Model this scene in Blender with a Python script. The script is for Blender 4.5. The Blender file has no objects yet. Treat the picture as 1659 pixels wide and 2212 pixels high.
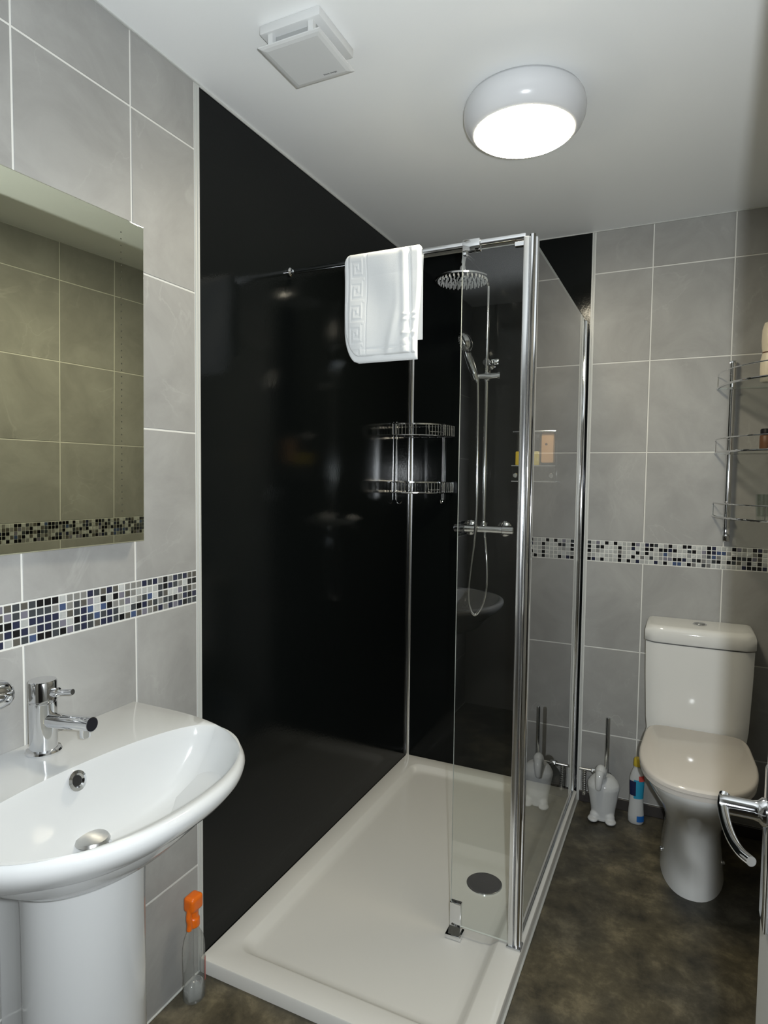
import bpy, bmesh, math, random
from mathutils import Vector, Matrix
random.seed(7)
PI = math.pi
sc = bpy.context.scene

# ------------------------------------------------------------------ camera
cam_d = bpy.data.cameras.new('camera'); cam = bpy.data.objects.new('camera', cam_d)
sc.collection.objects.link(cam); sc.camera = cam
cam_d.sensor_fit = 'VERTICAL'; cam_d.sensor_height = 36.0; cam_d.sensor_width = 27.0
cam_d.lens = 1362.046 * 36.0 / 2212.0
cam_d.clip_start = 0.02; cam_d.clip_end = 50
CP = Vector((1.10833, -2.59857, 1.30437))
Rv = Vector((0.90277, 0.42998, 0.01128)); Uv = Vector((-0.03433, 0.04589, 0.99836)); Fv = Vector((-0.42875, 0.90167, -0.05619))
M = Matrix(((Rv.x, Uv.x, -Fv.x, CP.x), (Rv.y, Uv.y, -Fv.y, CP.y), (Rv.z, Uv.z, -Fv.z, CP.z), (0, 0, 0, 1)))
cam.matrix_world = M

# ------------------------------------------------------------------ world, lights, exposure
w = bpy.data.worlds.new('hallway_dark'); sc.world = w; w.use_nodes = True
w.node_tree.nodes['Background'].inputs[0].default_value = (1.0, 0.9, 0.75, 1)
w.node_tree.nodes['Background'].inputs[1].default_value = 0.008
fl = bpy.data.lights.new('camera_flash', 'SPOT'); fl.spot_size = math.radians(150); fl.spot_blend = 0.35; fl.energy = 84; fl.color = (0.92, 0.97, 1.0); fl.shadow_soft_size = 0.012
flo = bpy.data.objects.new('camera_flash', fl); flo.matrix_world = Matrix.Translation((1.166, -2.598, 1.335)) @ M.to_3x3().to_4x4(); sc.collection.objects.link(flo)
LAMP_STRENGTH = 82.0
vs = sc.view_settings; vs.view_transform = 'Standard'; vs.look = 'None'; vs.gamma = 1; vs.use_curve_mapping = False
vs.exposure = 0.0

# ------------------------------------------------------------------ materials
def mat(name, col, rough=0.5, metal=0.0, spec=0.5, **kw):
    m = bpy.data.materials.new(name); m.use_nodes = True
    b = m.node_tree.nodes['Principled BSDF']
    b.inputs['Base Color'].default_value = (*col, 1)
    b.inputs['Roughness'].default_value = rough; b.inputs['Metallic'].default_value = metal
    b.inputs['Specular IOR Level'].default_value = spec
    for k, v in kw.items(): b.inputs[k].default_value = v
    return m
def nodes(m): return m.node_tree.nodes, m.node_tree.links, m.node_tree.nodes['Principled BSDF']
def noise_color(m, scale, c1, c2, detail=4, rough=0.6, lo=0.35, hi=0.65, rnd=False, stretch=(1,1,1), dist=0.0):
    n, l, b = nodes(m)
    tc = n.new('ShaderNodeTexCoord'); mp = n.new('ShaderNodeMapping'); tx = n.new('ShaderNodeTexNoise'); cr = n.new('ShaderNodeValToRGB')
    mp.inputs['Scale'].default_value = stretch
    l.new(tc.outputs['Object'], mp.inputs['Vector'])
    if rnd:
        oi = n.new('ShaderNodeObjectInfo'); ml = n.new('ShaderNodeMath'); ml.operation = 'MULTIPLY'; ml.inputs[1].default_value = 37.0
        l.new(oi.outputs['Random'], ml.inputs[0]); cx = n.new('ShaderNodeCombineXYZ')
        for i in range(3): l.new(ml.outputs[0], cx.inputs[i])
        l.new(cx.outputs[0], mp.inputs['Location'])
    l.new(mp.outputs[0], tx.inputs['Vector'])
    tx.inputs['Scale'].default_value = scale; tx.inputs['Detail'].default_value = detail; tx.inputs['Roughness'].default_value = rough
    tx.inputs['Distortion'].default_value = dist
    cr.color_ramp.elements[0].position = lo; cr.color_ramp.elements[1].position = hi
    cr.color_ramp.elements[0].color = (*c1, 1); cr.color_ramp.elements[1].color = (*c2, 1)
    l.new(tx.outputs['Fac'], cr.inputs[0]); l.new(cr.outputs[0], b.inputs['Base Color'])
    return mp, tx, cr
def bump(m, scale, strength, dist=0.001, detail=3, vec=None, tex='noise'):
    n, l, b = nodes(m)
    tc = n.new('ShaderNodeTexCoord')
    tx = n.new('ShaderNodeTexNoise' if tex == 'noise' else 'ShaderNodeTexVoronoi'); bp = n.new('ShaderNodeBump')
    tx.inputs['Scale'].default_value = scale
    if tex == 'noise': tx.inputs['Detail'].default_value = detail
    l.new(tc.outputs['Object'], tx.inputs['Vector'])
    l.new(tx.outputs[0], bp.inputs['Height']); bp.inputs['Strength'].default_value = strength; bp.inputs['Distance'].default_value = dist
    l.new(bp.outputs[0], b.inputs['Normal'])

TILE = mat('grey_stone_tile', (0.36, 0.36, 0.345), 0.48, spec=0.3)
mp_, tx_, cr_ = noise_color(TILE, 5.0, (0.255, 0.253, 0.244), (0.352, 0.352, 0.340), detail=8, rough=0.62, lo=0.3, hi=0.72, rnd=True, dist=0.6)
def veins(m, mp, cr):
    n, l, b = nodes(m)
    t = n.new('ShaderNodeTexNoise'); t.inputs['Scale'].default_value = 3.0; t.inputs['Detail'].default_value = 5; t.inputs['Distortion'].default_value = 1.8
    l.new(mp.outputs[0], t.inputs['Vector'])
    r = n.new('ShaderNodeValToRGB'); e = r.color_ramp.elements
    e[0].position = 0.485; e[0].color = (0, 0, 0, 1); e[1].position = 0.5; e[1].color = (1, 1, 1, 1)
    k = r.color_ramp.elements.new(0.515); k.color = (0, 0, 0, 1)
    t2 = n.new('ShaderNodeTexNoise'); t2.inputs['Scale'].default_value = 4.0; l.new(mp.outputs[0], t2.inputs['Vector'])
    r2 = n.new('ShaderNodeValToRGB'); r2.color_ramp.elements[0].position = 0.5; r2.color_ramp.elements[1].position = 0.75
    l.new(t2.outputs['Fac'], r2.inputs[0])
    mu = n.new('ShaderNodeMath'); mu.operation = 'MULTIPLY'; l.new(r.outputs[0], mu.inputs[0]); l.new(r2.outputs[0], mu.inputs[1])
    mu2 = n.new('ShaderNodeMath'); mu2.operation = 'MULTIPLY'; mu2.inputs[1].default_value = 0.25; l.new(mu.outputs[0], mu2.inputs[0])
    l.new(t.outputs['Fac'], r.inputs[0])
    mx = n.new('ShaderNodeMixRGB'); mx.inputs[2].default_value = (0.56, 0.56, 0.54, 1)
    l.new(mu2.outputs[0], mx.inputs[0]); l.new(cr.outputs[0], mx.inputs[1]); l.new(mx.outputs[0], b.inputs['Base Color'])
veins(TILE, mp_, cr_)
GROUT = mat('pale_grout', (0.66, 0.66, 0.63), 0.8, spec=0.2)
TRIM = mat('white_trim', (0.50, 0.51, 0.49), 0.35)
CEIL = mat('white_ceiling_paint', (0.87, 0.885, 0.885), 0.45, spec=0.35)
bump(CEIL, 220, 0.12, 0.0006)
WPAINT = mat('grey_wall_paint', (0.28, 0.28, 0.27), 0.6)
PANEL = mat('black_gloss_panel', (0.004, 0.005, 0.005), 0.10, spec=0.15)
def panel_tex(m):
    n, l, b = nodes(m)
    tc = n.new('ShaderNodeTexCoord'); v = n.new('ShaderNodeTexNoise'); v.inputs['Scale'].default_value = 130; v.inputs['Detail'].default_value = 4; v.inputs['Distortion'].default_value = 0.8
    l.new(tc.outputs['Object'], v.inputs['Vector'])
    bp = n.new('ShaderNodeBump'); bp.inputs['Strength'].default_value = 0.16; bp.inputs['Distance'].default_value = 0.0008
    l.new(v.outputs['Fac'], bp.inputs['Height']); l.new(bp.outputs[0], b.inputs['Normal'])
panel_tex(PANEL)
FLOOR = mat('dark_stone_vinyl', (0.07, 0.06, 0.045), 0.42, spec=0.35)
def floor_tex(m):
    n, l, b = nodes(m)
    tc = n.new('ShaderNodeTexCoord')
    a = n.new('ShaderNodeTexNoise'); a.inputs['Scale'].default_value = 9; a.inputs['Detail'].default_value = 10; a.inputs['Roughness'].default_value = 0.72; a.inputs['Distortion'].default_value = 0.15
    r = n.new('ShaderNodeValToRGB'); e = r.color_ramp.elements
    e[0].position = 0.34; e[0].color = (0.032, 0.030, 0.025, 1); e[1].position = 0.72; e[1].color = (0.19, 0.17, 0.13, 1)
    k = e.new(0.52); k.color = (0.080, 0.073, 0.056, 1)
    c = n.new('ShaderNodeTexNoise'); c.inputs['Scale'].default_value = 2.6; c.inputs['Detail'].default_value = 3
    r2 = n.new('ShaderNodeValToRGB'); r2.color_ramp.elements[0].color = (0.75, 0.76, 0.78, 1); r2.color_ramp.elements[1].color = (1.2, 1.12, 0.92, 1)
    r2.color_ramp.elements[0].position = 0.4; r2.color_ramp.elements[1].position = 0.6
    mx = n.new('ShaderNodeMixRGB'); mx.blend_type = 'MULTIPLY'; mx.inputs[0].default_value = 1
    l.new(tc.outputs['Object'], a.inputs['Vector']); l.new(tc.outputs['Object'], c.inputs['Vector'])
    l.new(a.outputs['Fac'], r.inputs[0]); l.new(c.outputs['Fac'], r2.inputs[0]); l.new(r.outputs[0], mx.inputs[1]); l.new(r2.outputs[0], mx.inputs[2])
    l.new(mx.outputs[0], b.inputs['Base Color'])
    bp = n.new('ShaderNodeBump'); bp.inputs['Strength'].default_value = 0.25; bp.inputs['Distance'].default_value = 0.001
    l.new(a.outputs['Fac'], bp.inputs['Height']); l.new(bp.outputs[0], b.inputs['Normal'])
floor_tex(FLOOR)
DARKSKIRT = mat('dark_cove_strip', (0.03, 0.026, 0.024), 0.45)
CERAMIC = mat('white_ceramic', (0.53, 0.54, 0.54), 0.07, spec=0.5)
CERAMIC2 = mat('white_glazed_toilet', (0.66, 0.66, 0.64), 0.06, spec=0.5)
SEAT = mat('warm_white_seat_plastic', (0.62, 0.58, 0.53), 0.10, spec=0.45)
TRAY = mat('white_acrylic_tray', (0.66, 0.65, 0.61), 0.16, spec=0.4)
CHROME = mat('polished_chrome', (0.80, 0.81, 0.83), 0.07, 1.0)
STEEL = mat('brushed_steel', (0.50, 0.50, 0.49), 0.28, 1.0)
ALU = mat('satin_aluminium', (0.72, 0.73, 0.74), 0.20, 1.0)
DARKM = mat('dark_metal_grate', (0.010, 0.010, 0.013), 0.45, 0.0, 0.15)
BLACK = mat('black_hole', (0.004, 0.004, 0.004), 0.6)
WPLAST = mat('white_plastic', (0.62, 0.63, 0.63), 0.35)
WPLAST2 = mat('white_lamp_rim_plastic', (0.66, 0.67, 0.69), 0.18)
INNERP = mat('grey_plastic_inside', (0.35, 0.36, 0.36), 0.5)
MIRROR = mat('tinted_mirror', (0.80, 0.82, 0.66), 0.0, 1.0)
MIRDOT = mat('mirror_dot', (0.06, 0.06, 0.045), 1.0, spec=0.0)
TOWEL = mat('white_terry_cloth', (0.74, 0.76, 0.77), 0.95, spec=0.1)
bump(TOWEL, 900, 0.5, 0.0008)
TOWEL.node_tree.nodes['Principled BSDF'].inputs['Sheen Weight'].default_value = 0.3
ORANGE = mat('orange_plastic', (0.72, 0.14, 0.006), 0.35)
BLUE = mat('blue_label', (0.01, 0.11, 0.38), 0.35)
CYAN = mat('light_blue_label', (0.02, 0.26, 0.42), 0.35)
NAVY = mat('navy_label', (0.01, 0.015, 0.06), 0.35)
REDL = mat('red_label', (0.45, 0.06, 0.05), 0.4)
YELLOW = mat('yellow_cap', (0.45, 0.34, 0.03), 0.4)
BEIGE = mat('beige_plastic_bottle', (0.72, 0.64, 0.50), 0.4)
SACHET = mat('peach_sachet', (0.75, 0.42, 0.2), 0.45)
YLIQ = mat('yellow_liquid', (0.55, 0.42, 0.04), 0.25)
BROWN = mat('brown_mark', (0.12, 0.05, 0.02), 0.5)
DOORP = mat('pale_grey_door_paint', (0.50, 0.50, 0.49), 0.4)
INK = mat('dark_grey_print', (0.05, 0.05, 0.055), 0.5)
RUBBER = mat('grey_seal', (0.30, 0.30, 0.29), 0.5)
def glass_mat(name, tint=(0.972, 0.985, 0.975), ior=1.52, rough=0.0):
    """thin clear sheet: the outward face carries the reflectance of the whole sheet, the inner face lets light out"""
    m = bpy.data.materials.new(name); m.use_nodes = True
    n, l = m.node_tree.nodes, m.node_tree.links
    n.remove(n['Principled BSDF'])
    fr = n.new('ShaderNodeFresnel'); ge = n.new('ShaderNodeNewGeometry'); fr.inputs['IOR'].default_value = ior
    a = n.new('ShaderNodeMath'); a.operation = 'ADD'; a.inputs[1].default_value = 1.0; l.new(fr.outputs[0], a.inputs[0])
    b = n.new('ShaderNodeMath'); b.operation = 'MULTIPLY'; b.inputs[1].default_value = 2.0; l.new(fr.outputs[0], b.inputs[0])
    d = n.new('ShaderNodeMath'); d.operation = 'DIVIDE'; l.new(b.outputs[0], d.inputs[0]); l.new(a.outputs[0], d.inputs[1])
    c = n.new('ShaderNodeMath'); c.operation = 'SUBTRACT'; c.inputs[0].default_value = 1.0; l.new(ge.outputs['Backfacing'], c.inputs[1])
    e = n.new('ShaderNodeMath'); e.operation = 'MULTIPLY'; l.new(d.outputs[0], e.inputs[0]); l.new(c.outputs[0], e.inputs[1])
    tr = n.new('ShaderNodeBsdfTransparent'); tr.inputs[0].default_value = (*tint, 1)
    gl = n.new('ShaderNodeBsdfGlossy'); gl.inputs['Roughness'].default_value = rough; gl.inputs[0].default_value = (1, 1, 1, 1)
    mx = n.new('ShaderNodeMixShader')
    l.new(e.outputs[0], mx.inputs[0]); l.new(tr.outputs[0], mx.inputs[1]); l.new(gl.outputs[0], mx.inputs[2])
    l.new(mx.outputs[0], n['Material Output'].inputs[0])
    return m
GLASS = glass_mat('clear_shower_glass')
GEDGE = mat('green_glass_edge', (0.30, 0.36, 0.33), 0.25, spec=0.8)
FEDGE = mat('painted_lit_glass_edge', (0.62, 0.66, 0.64), 0.3, spec=0.8)  # paler glass edge: the light it catches is put into the colour
CLEARP = glass_mat('clear_plastic', (0.975, 0.98, 0.978), 1.5, 0.02)
def painted_glints(name, amount, bump_s, scale):  # white diffuse mixed in to imitate light caught by clear plastic
    m = glass_mat(name, (0.965, 0.97, 0.968), 1.6, 0.10); n, l = m.node_tree.nodes, m.node_tree.links
    out = n['Material Output']; src = out.inputs[0].links[0].from_socket
    df = n.new('ShaderNodeBsdfDiffuse'); df.inputs[0].default_value = (0.75, 0.77, 0.76, 1); mx = n.new('ShaderNodeMixShader'); mx.inputs[0].default_value = amount
    l.new(src, mx.inputs[1]); l.new(df.outputs[0], mx.inputs[2]); l.new(mx.outputs[0], out.inputs[0])
    tc = n.new('ShaderNodeTexCoord'); t = n.new('ShaderNodeTexNoise'); t.inputs['Scale'].default_value = scale; b = n.new('ShaderNodeBump'); b.inputs['Strength'].default_value = bump_s; b.inputs['Distance'].default_value = 0.004
    l.new(tc.outputs['Object'], t.inputs['Vector']); l.new(t.outputs['Fac'], b.inputs['Height'])
    for nd in n:
        if nd.bl_idname in ('ShaderNodeBsdfGlossy', 'ShaderNodeFresnel'): l.new(b.outputs[0], nd.inputs['Normal'])
    return m
BOTTLEP = painted_glints('clear_bottle_painted_glints', 0.07, 0.8, 45)
BOTTLEB = painted_glints('clear_base_painted_glints', 0.22, 1.0, 90)
TUMBLER = glass_mat('clear_tumbler_glass', (0.85, 0.88, 0.86), 1.5, 0.02)
LENS = bpy.data.materials.new('glowing_lamp_diffuser'); LENS.use_nodes = True
_b = LENS.node_tree.nodes['Principled BSDF']; _b.inputs['Emission Color'].default_value = (1.0, 0.90, 0.68, 1); _b.inputs['Emission Strength'].default_value = LAMP_STRENGTH

# ------------------------------------------------------------------ helpers
ORG = {}
def place(o): sc.collection.objects.link(o); return o
def thing(name, label, cat, loc=(0, 0, 0), group=None):
    o = bpy.data.objects.new(name, None); o.empty_display_size = 0.05; place(o); o.location = loc
    o['label'] = label; o['category'] = cat
    if group: o['group'] = group
    ORG[o.name] = Vector(loc); return o
def part(name, bm, m, parent=None, label=None, smooth=35, kind=None, mods=None):
    me = bpy.data.meshes.new(name)
    org = ORG[parent.name] if parent else Vector((0, 0, 0))
    if org.length: bmesh.ops.translate(bm, verts=bm.verts, vec=-org)
    bm.to_mesh(me); bm.free()
    if smooth:
        me.shade_smooth(); me.set_sharp_from_angle(angle=math.radians(smooth))
    for x in (m if isinstance(m, (list, tuple)) else [m]): me.materials.append(x)
    o = bpy.data.objects.new(name, me); place(o)
    if parent: o.parent = parent
    ORG[o.name] = org
    if label: o['label'] = label
    if kind: o['kind'] = kind
    return o
def B(): return bmesh.new()
def box(bm, x0, x1, y0, y1, z0, z1, bev=0.0, seg=1, mi=0):
    xs, ys, zs = sorted((x0, x1)), sorted((y0, y1)), sorted((z0, z1))
    v = [bm.verts.new((x, y, z)) for z in zs for y in ys for x in xs]
    fs = [(0, 2, 3, 1), (4, 5, 7, 6), (0, 1, 5, 4), (2, 6, 7, 3), (0, 4, 6, 2), (1, 3, 7, 5)]
    F = [bm.faces.new([v[i] for i in f]) for f in fs]
    for f in F: f.material_index = mi
    if bev > 0:
        es = list({e for f in F for e in f.edges})
        bmesh.ops.bevel(bm, geom=es, offset=bev, segments=seg, profile=0.5, affect='EDGES')
    return F
def loft(bm, rings, cap0=True, cap1=True, mi=0, closed=True):
    R = [[bm.verts.new(p) for p in r] for r in rings]
    n = len(R[0]); F = []
    for a, b in zip(R, R[1:]):
        for i in range(n if closed else n - 1):
            j = (i + 1) % n
            F.append(bm.faces.new((a[i], a[j], b[j], b[i])))
    if cap0: F.append(bm.faces.new(R[0][::-1]))
    if cap1: F.append(bm.faces.new(R[-1]))
    for f in F: f.material_index = mi
    return F
def frame(d):
    d = Vector(d).normalized(); a = Vector((0, 0, 1)) if abs(d.z) < 0.9 else Vector((1, 0, 0))
    u = d.cross(a).normalized(); return u, d.cross(u).normalized()
def tube(bm, pts, r, seg=12, mi=0, caps=True):
    pts = [Vector(p) for p in pts]; rs = r if isinstance(r, (list, tuple)) else [r] * len(pts)
    rings = []; u = None
    for i, p in enumerate(pts):
        d = (pts[min(i + 1, len(pts) - 1)] - pts[max(i - 1, 0)]).normalized()
        if u is None: u, v = frame(d)
        else:
            u = (u - d * u.dot(d)).normalized(); v = d.cross(u).normalized()
        if i == 0: v = d.cross(u).normalized()
        rings.append([p + (u * math.cos(2 * PI * k / seg) + v * math.sin(2 * PI * k / seg)) * rs[i] for k in range(seg)])
    return loft(bm, rings, caps, caps, mi)
def lathe(bm, prof, c, axis=(0, 0, 1), seg=32, mi=0, caps=True, sx=1, sy=1):
    c = Vector(c); ax = Vector(axis).normalized(); u, v = frame(ax)
    if abs(ax.z) > 0.99: u, v = Vector((1, 0, 0)), Vector((0, 1, 0)) * (1 if ax.z > 0 else -1)
    rings = [[c + ax * h + (u * sx * math.cos(2 * PI * k / seg) + v * sy * math.sin(2 * PI * k / seg)) * max(r, 1e-5) for k in range(seg)] for r, h in prof]
    return loft(bm, rings, caps, caps, mi)
def smoothpts(P, n=6):
    P = [Vector(p) for p in P]; out = []
    for i in range(len(P) - 1):
        p0, p1, p2, p3 = P[max(i - 1, 0)], P[i], P[i + 1], P[min(i + 2, len(P) - 1)]
        for k in range(n):
            t = k / n
            out.append(0.5 * ((2 * p1) + (p2 - p0) * t + (2 * p0 - 5 * p1 + 4 * p2 - p3) * t * t + (-p0 + 3 * p1 - 3 * p2 + p3) * t ** 3))
    out.append(P[-1]); return out
def recalc(bm): bmesh.ops.recalc_face_normals(bm, faces=bm.faces); return bm
def sgn(v, e): return math.copysign(abs(v) ** e, v)
def dshape(xc, hw, yb, yf, ym, z, n=48, nf=2.2, nb=6, taper=0.0):
    out = []
    for k in range(n):
        t = 2 * PI * k / n; c, s = math.cos(t), math.sin(t)
        e = nb if s > 0 else nf
        hw_ = hw * (1 - (taper * sgn(s, 2 / e) if s > 0 else 0))
        out.append(Vector((xc + hw_ * sgn(c, 2 / e), ym + ((yb - ym) if s > 0 else (ym - yf)) * sgn(s, 2 / e), z)))
    return out

H = 2.258; XR = 1.48; YF = -2.78
Z = [0.0, 0.291, 0.636, 0.981, 1.062, 1.407, 1.752, 2.097, H]       # tile course heights (mosaic between 0.981 and 1.062)
W = 0.2693; G = 0.0022
YC = -1.352                                                           # front edge of the black panel

# ================================================================== SETTING
bm = B(); box(bm, -0.3, 1.6, -3.6, 0.2, -0.1, 0.0); f_ = part('floor', bm, FLOOR, smooth=0, kind='structure')
bm = B(); box(bm, -0.1, XR + 0.1, YF - 0.1, 0.1, H, H + 0.1); part('ceiling', bm, CEIL, smooth=0, kind='structure')
def wall(name, x0, x1, y0, y1, z0=0, z1=H):
    bm = B(); box(bm, x0, x1, y0, y1, z0, z1); return part(name, bm, GROUT, smooth=0, kind='structure')
wl = wall('wall_left', -0.1, -0.0016, YF - 0.1, 0.1)
wb = wall('wall_back', -0.0016, XR + 0.0016, 0.0016, 0.1)
wr = wall('wall_right', XR + 0.0016, XR + 0.1, YF - 0.1, 0.1)
bm = B(); box(bm, -0.0016, 0.40, YF - 0.1, YF, 0, H); box(bm, 1.245, XR + 0.0016, YF - 0.1, YF, 0, H); box(bm, 0.40, 1.245, YF - 0.1, YF, 2.0, H)
part('wall_front', bm, WPAINT, smooth=0, kind='structure')

cache = {}
def tile_mesh(w, h, name='wall_tile', th=0.006, ch=0.0009, m=None):
    k = (round(w, 4), round(h, 4), name, m.name if m else '')
    if k not in cache:
        me = bpy.data.meshes.new(name); b = B()
        # lies in local XZ plane, front toward -Y, front face at y=0
        def q(dx, y): return [b.verts.new(p) for p in ((-w/2+dx, y, -h/2+dx), (w/2-dx, y, -h/2+dx), (w/2-dx, y, h/2-dx), (-w/2+dx, y, h/2-dx))]
        r0, r1, r2 = q(0, th), q(0, ch), q(ch, 0)
        for a, c in ((r0, r1), (r1, r2)):
            for i in range(4):
                j = (i + 1) % 4; b.faces.new((a[i], a[j], c[j], c[i]))
        b.faces.new(r2); b.faces.new(r0[::-1])
        bmesh.ops.recalc_face_normals(b, faces=b.faces)
        b.to_mesh(me); b.free(); me.materials.append(m or TILE); cache[k] = me
    return cache[k]
ROTS = {'back': 0.0, 'left': PI / 2, 'right': -PI / 2}
def put_tile(side, a0, a1, z0, z1, parent, name='wall_tile', m=None, g=G, th=0.006):
    """a0..a1 run along the wall (x on the back wall, y on side walls)"""
    o = bpy.data.objects.new(name, tile_mesh(a1 - a0 - 2 * g, z1 - z0 - 2 * g, name, th, m=m)); place(o)
    c, zc = (a0 + a1) / 2, (z0 + z1) / 2
    o.location = {'back': (c, 0, zc), 'left': (0, c, zc), 'right': (XR, c, zc)}[side]
    o.rotation_euler = (0, 0, ROTS[side]); o.parent = parent
    return o
def rows(zlow=0.0): return [(zlow, Z[1]), (Z[1], Z[2]), (Z[2], Z[3]), (Z[4], Z[5]), (Z[5], Z[6]), (Z[6], Z[7]), (Z[7], Z[8])]
cols = [-1.3683, -1.5653, -1.8346, -2.1039, -2.3732, -2.6425, YF]
for y1, y0 in zip(cols, cols[1:]):
    for z0, z1 in rows(): put_tile('left', y0, y1, z0, z1, wl)
for x0, x1 in ((0.7665, 0.9743), (0.9743, 1.2436), (1.2436, XR)):
    for z0, z1 in rows(0.045): put_tile('back', x0, x1, z0, z1, wb)
ry = [0.0, -0.028]
while ry[-1] > YF: ry.append(max(ry[-1] - W, YF))
for y1, y0 in zip(ry, ry[1:]):
    if y1 - y0 > 0.02:
        for z0, z1 in rows(): put_tile('right', y0, y1, z0, z1, wr)

def mos(name, col, rough=0.08, spec=0.6, metal=0.0): return mat(name, col, rough, metal, spec)
MOS = [mos('mosaic_black', (0.008, 0.008, 0.009)), mos('mosaic_navy', (0.022, 0.025, 0.05)), mos('mosaic_slate', (0.045, 0.05, 0.055)),
       mos('mosaic_brown_grey', (0.085, 0.08, 0.07), 0.3), mos('mosaic_mid_grey', (0.19, 0.19, 0.18), 0.3), mos('mosaic_light_grey', (0.36, 0.37, 0.36), 0.2),
       mos('mosaic_silver', (0.62, 0.64, 0.63), 0.25, 0.7, 0.4), mos('mosaic_iridescent_blue', (0.05, 0.075, 0.15), 0.12), mos('mosaic_violet_grey', (0.15, 0.145, 0.18), 0.2)]
n_, l_, b_ = nodes(MOS[6])
_t = n_.new('ShaderNodeTexNoise'); _t.inputs['Scale'].default_value = 260; _p = n_.new('ShaderNodeBump'); _p.inputs['Strength'].default_value = 0.8
l_.new(_t.outputs[0], _p.inputs['Height']); l_.new(_p.outputs[0], b_.inputs['Normal'])
def mosaic(side, a_start, step, count, parent, weights):
    P = (Z[4] - Z[3]) / 5
    for i in range(count):
        for j in range(5):
            m = random.choices(MOS, weights)[0]
            a = a_start + step * i; a0, a1 = sorted((a, a + step)); z0 = Z[3] + j * P + 0.0003
            o = put_tile(side, a0, a1, z0, z0 + P - 0.0003, parent, 'mosaic_tile', m, g=0.00135, th=0.004)
def mosaic_stuff(name, side, a_start, step, count, parent, weights):
    P = (Z[4] - Z[3]) / 5; bm = B(); g = 0.00135
    for i in range(count):
        for j in range(5):
            k = random.choices(range(len(MOS)), weights)[0]
            a0, a1 = sorted((a_start + step * i, a_start + step * (i + 1))); z0 = Z[3] + j * P
            if side == 'left': box(bm, -0.004, 0.0003, a0 + g, a1 - g, z0 + g, z0 + P - g, mi=k)
            else: box(bm, XR - 0.0003, XR + 0.004, a0 + g, a1 - g, z0 + g, z0 + P - g, mi=k)
    part(name, bm, MOS, parent, smooth=0, kind='stuff')
WLEFT = [9, 16, 18, 13, 13, 8, 10, 2, 11]
WBACK = [24, 4, 7, 5, 9, 26, 22, 3, 4]  # flash reflection painted in: lighter chips drawn more often than on the left
mosaic('left', -1.3693, -0.0162, 34, wl, WLEFT)
mosaic_stuff('mosaic_band', 'left', -1.3693 - 0.0162 * 34, -0.0162, 52, wl, WLEFT)
mosaic('back', 0.7680, 0.01623, 38, wb, WBACK)
mosaic_stuff('mosaic_band', 'right', -0.002, -0.0162, 171, wr, [24, 4, 10, 12, 16, 14, 14, 2, 4])

# black shower wall panels, their trims
bm = B(); box(bm, -0.006, 0.0, YC, -0.002, 0.0, H, 0.0004); part('wall_panel', bm, PANEL, wl, label='glossy black wall panel of the shower', smooth=0)
bm = B(); box(bm, 0.0, 0.7545, 0.0, 0.006, 0.0, H, 0.0004); part('wall_panel', bm, PANEL, wb, label='glossy black wall panel behind the shower riser', smooth=0)
bm = B(); box(bm, -0.006, 0.0012, YC - 0.0075, YC, 0, H, 0.0005); box(bm, -0.006, 0.0004, YC - 0.0155, YC - 0.0085, 0, H)
part('trim_1', bm, TRIM, smooth=0, kind='structure')
bm = B(); box(bm, 0.7545, 0.7610, -0.002, 0.006, 0, H, 0.0005); box(bm, 0.7615, 0.7660, -0.0005, 0.006, 0, H)
part('trim_2', bm, TRIM, smooth=0, kind='structure')
bm = B()
prof = [(0.0, 0.0), (0.013, 0.0), (0.013, -0.002), (0.0085, -0.0035), (0.0045, -0.0075), (0.003, -0.013), (0.0, -0.013)]
loft(bm, [[(x, y, z) for x, y in prof] for z in (0.037, H - 0.001)]); recalc(bm)
part('trim_3', bm, ALU, smooth=20, kind='structure')
bm = B(); box(bm, 0.0, 0.004, YC, -0.001, H - 0.006, H, 0.0008); box(bm, 0.0, 0.004, YF, YC, H - 0.003, H); box(bm, 0.0, XR, -0.003, 0.0, H - 0.003, H)
part('trim_4', bm, TRIM, smooth=0, kind='structure')
bm = B(); box(bm, 0.765, XR - 0.004, -0.006, 0.004, 0.0, 0.044, 0.002); part('baseboard_back', bm, DARKSKIRT, smooth=0, kind='structure')
bm = B(); box(bm, XR - 0.006, XR + 0.002, YF, -0.001, 0.0, 0.020, 0.001); part('baseboard_right', bm, DARKSKIRT, smooth=0, kind='structure')
bm = B(); box(bm, -0.001, 0.004, YF, YC - 0.015, 0.0, 0.004, 0.001); part('baseboard_left', bm, TRIM, smooth=0, kind='structure')

# ================================================================== SHOWER TRAY
def rrect(x0, x1, y0, y1, r, z, n=8):
    out = []
    for cx, cy, a0 in ((x1 - r, y1 - r, 0), (x0 + r, y1 - r, PI / 2), (x0 + r, y0 + r, PI), (x1 - r, y0 + r, 3 * PI / 2)):
        for k in range(n + 1):
            a = a0 + PI / 2 * k / n; out.append(Vector((cx + r * math.cos(a), cy + r * math.sin(a), z)))
    return out
t = thing('shower_tray', 'long white rectangular shower tray on the floor between black panels and glass screen', 'shower tray', (0.38, -0.68, 0))
TX0, TX1, TY0, TY1, TZ = 0.0008, 0.757, -1.368, -0.0008, 0.038
bm = B()
R_ = [rrect(TX0, TX1, TY0, TY1, 0.008, 0.0005), rrect(TX0, TX1, TY0, TY1, 0.008, TZ - 0.004), rrect(TX0 + 0.0015, TX1 - 0.0015, TY0 + 0.0015, TY1 - 0.0015, 0.008, TZ - 0.001), rrect(TX0 + 0.005, TX1 - 0.005, TY0 + 0.005, TY1 - 0.005, 0.01, TZ)]
ix0, ix1, iy0, iy1 = 0.062, 0.694, -1.302, -0.066
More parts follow.
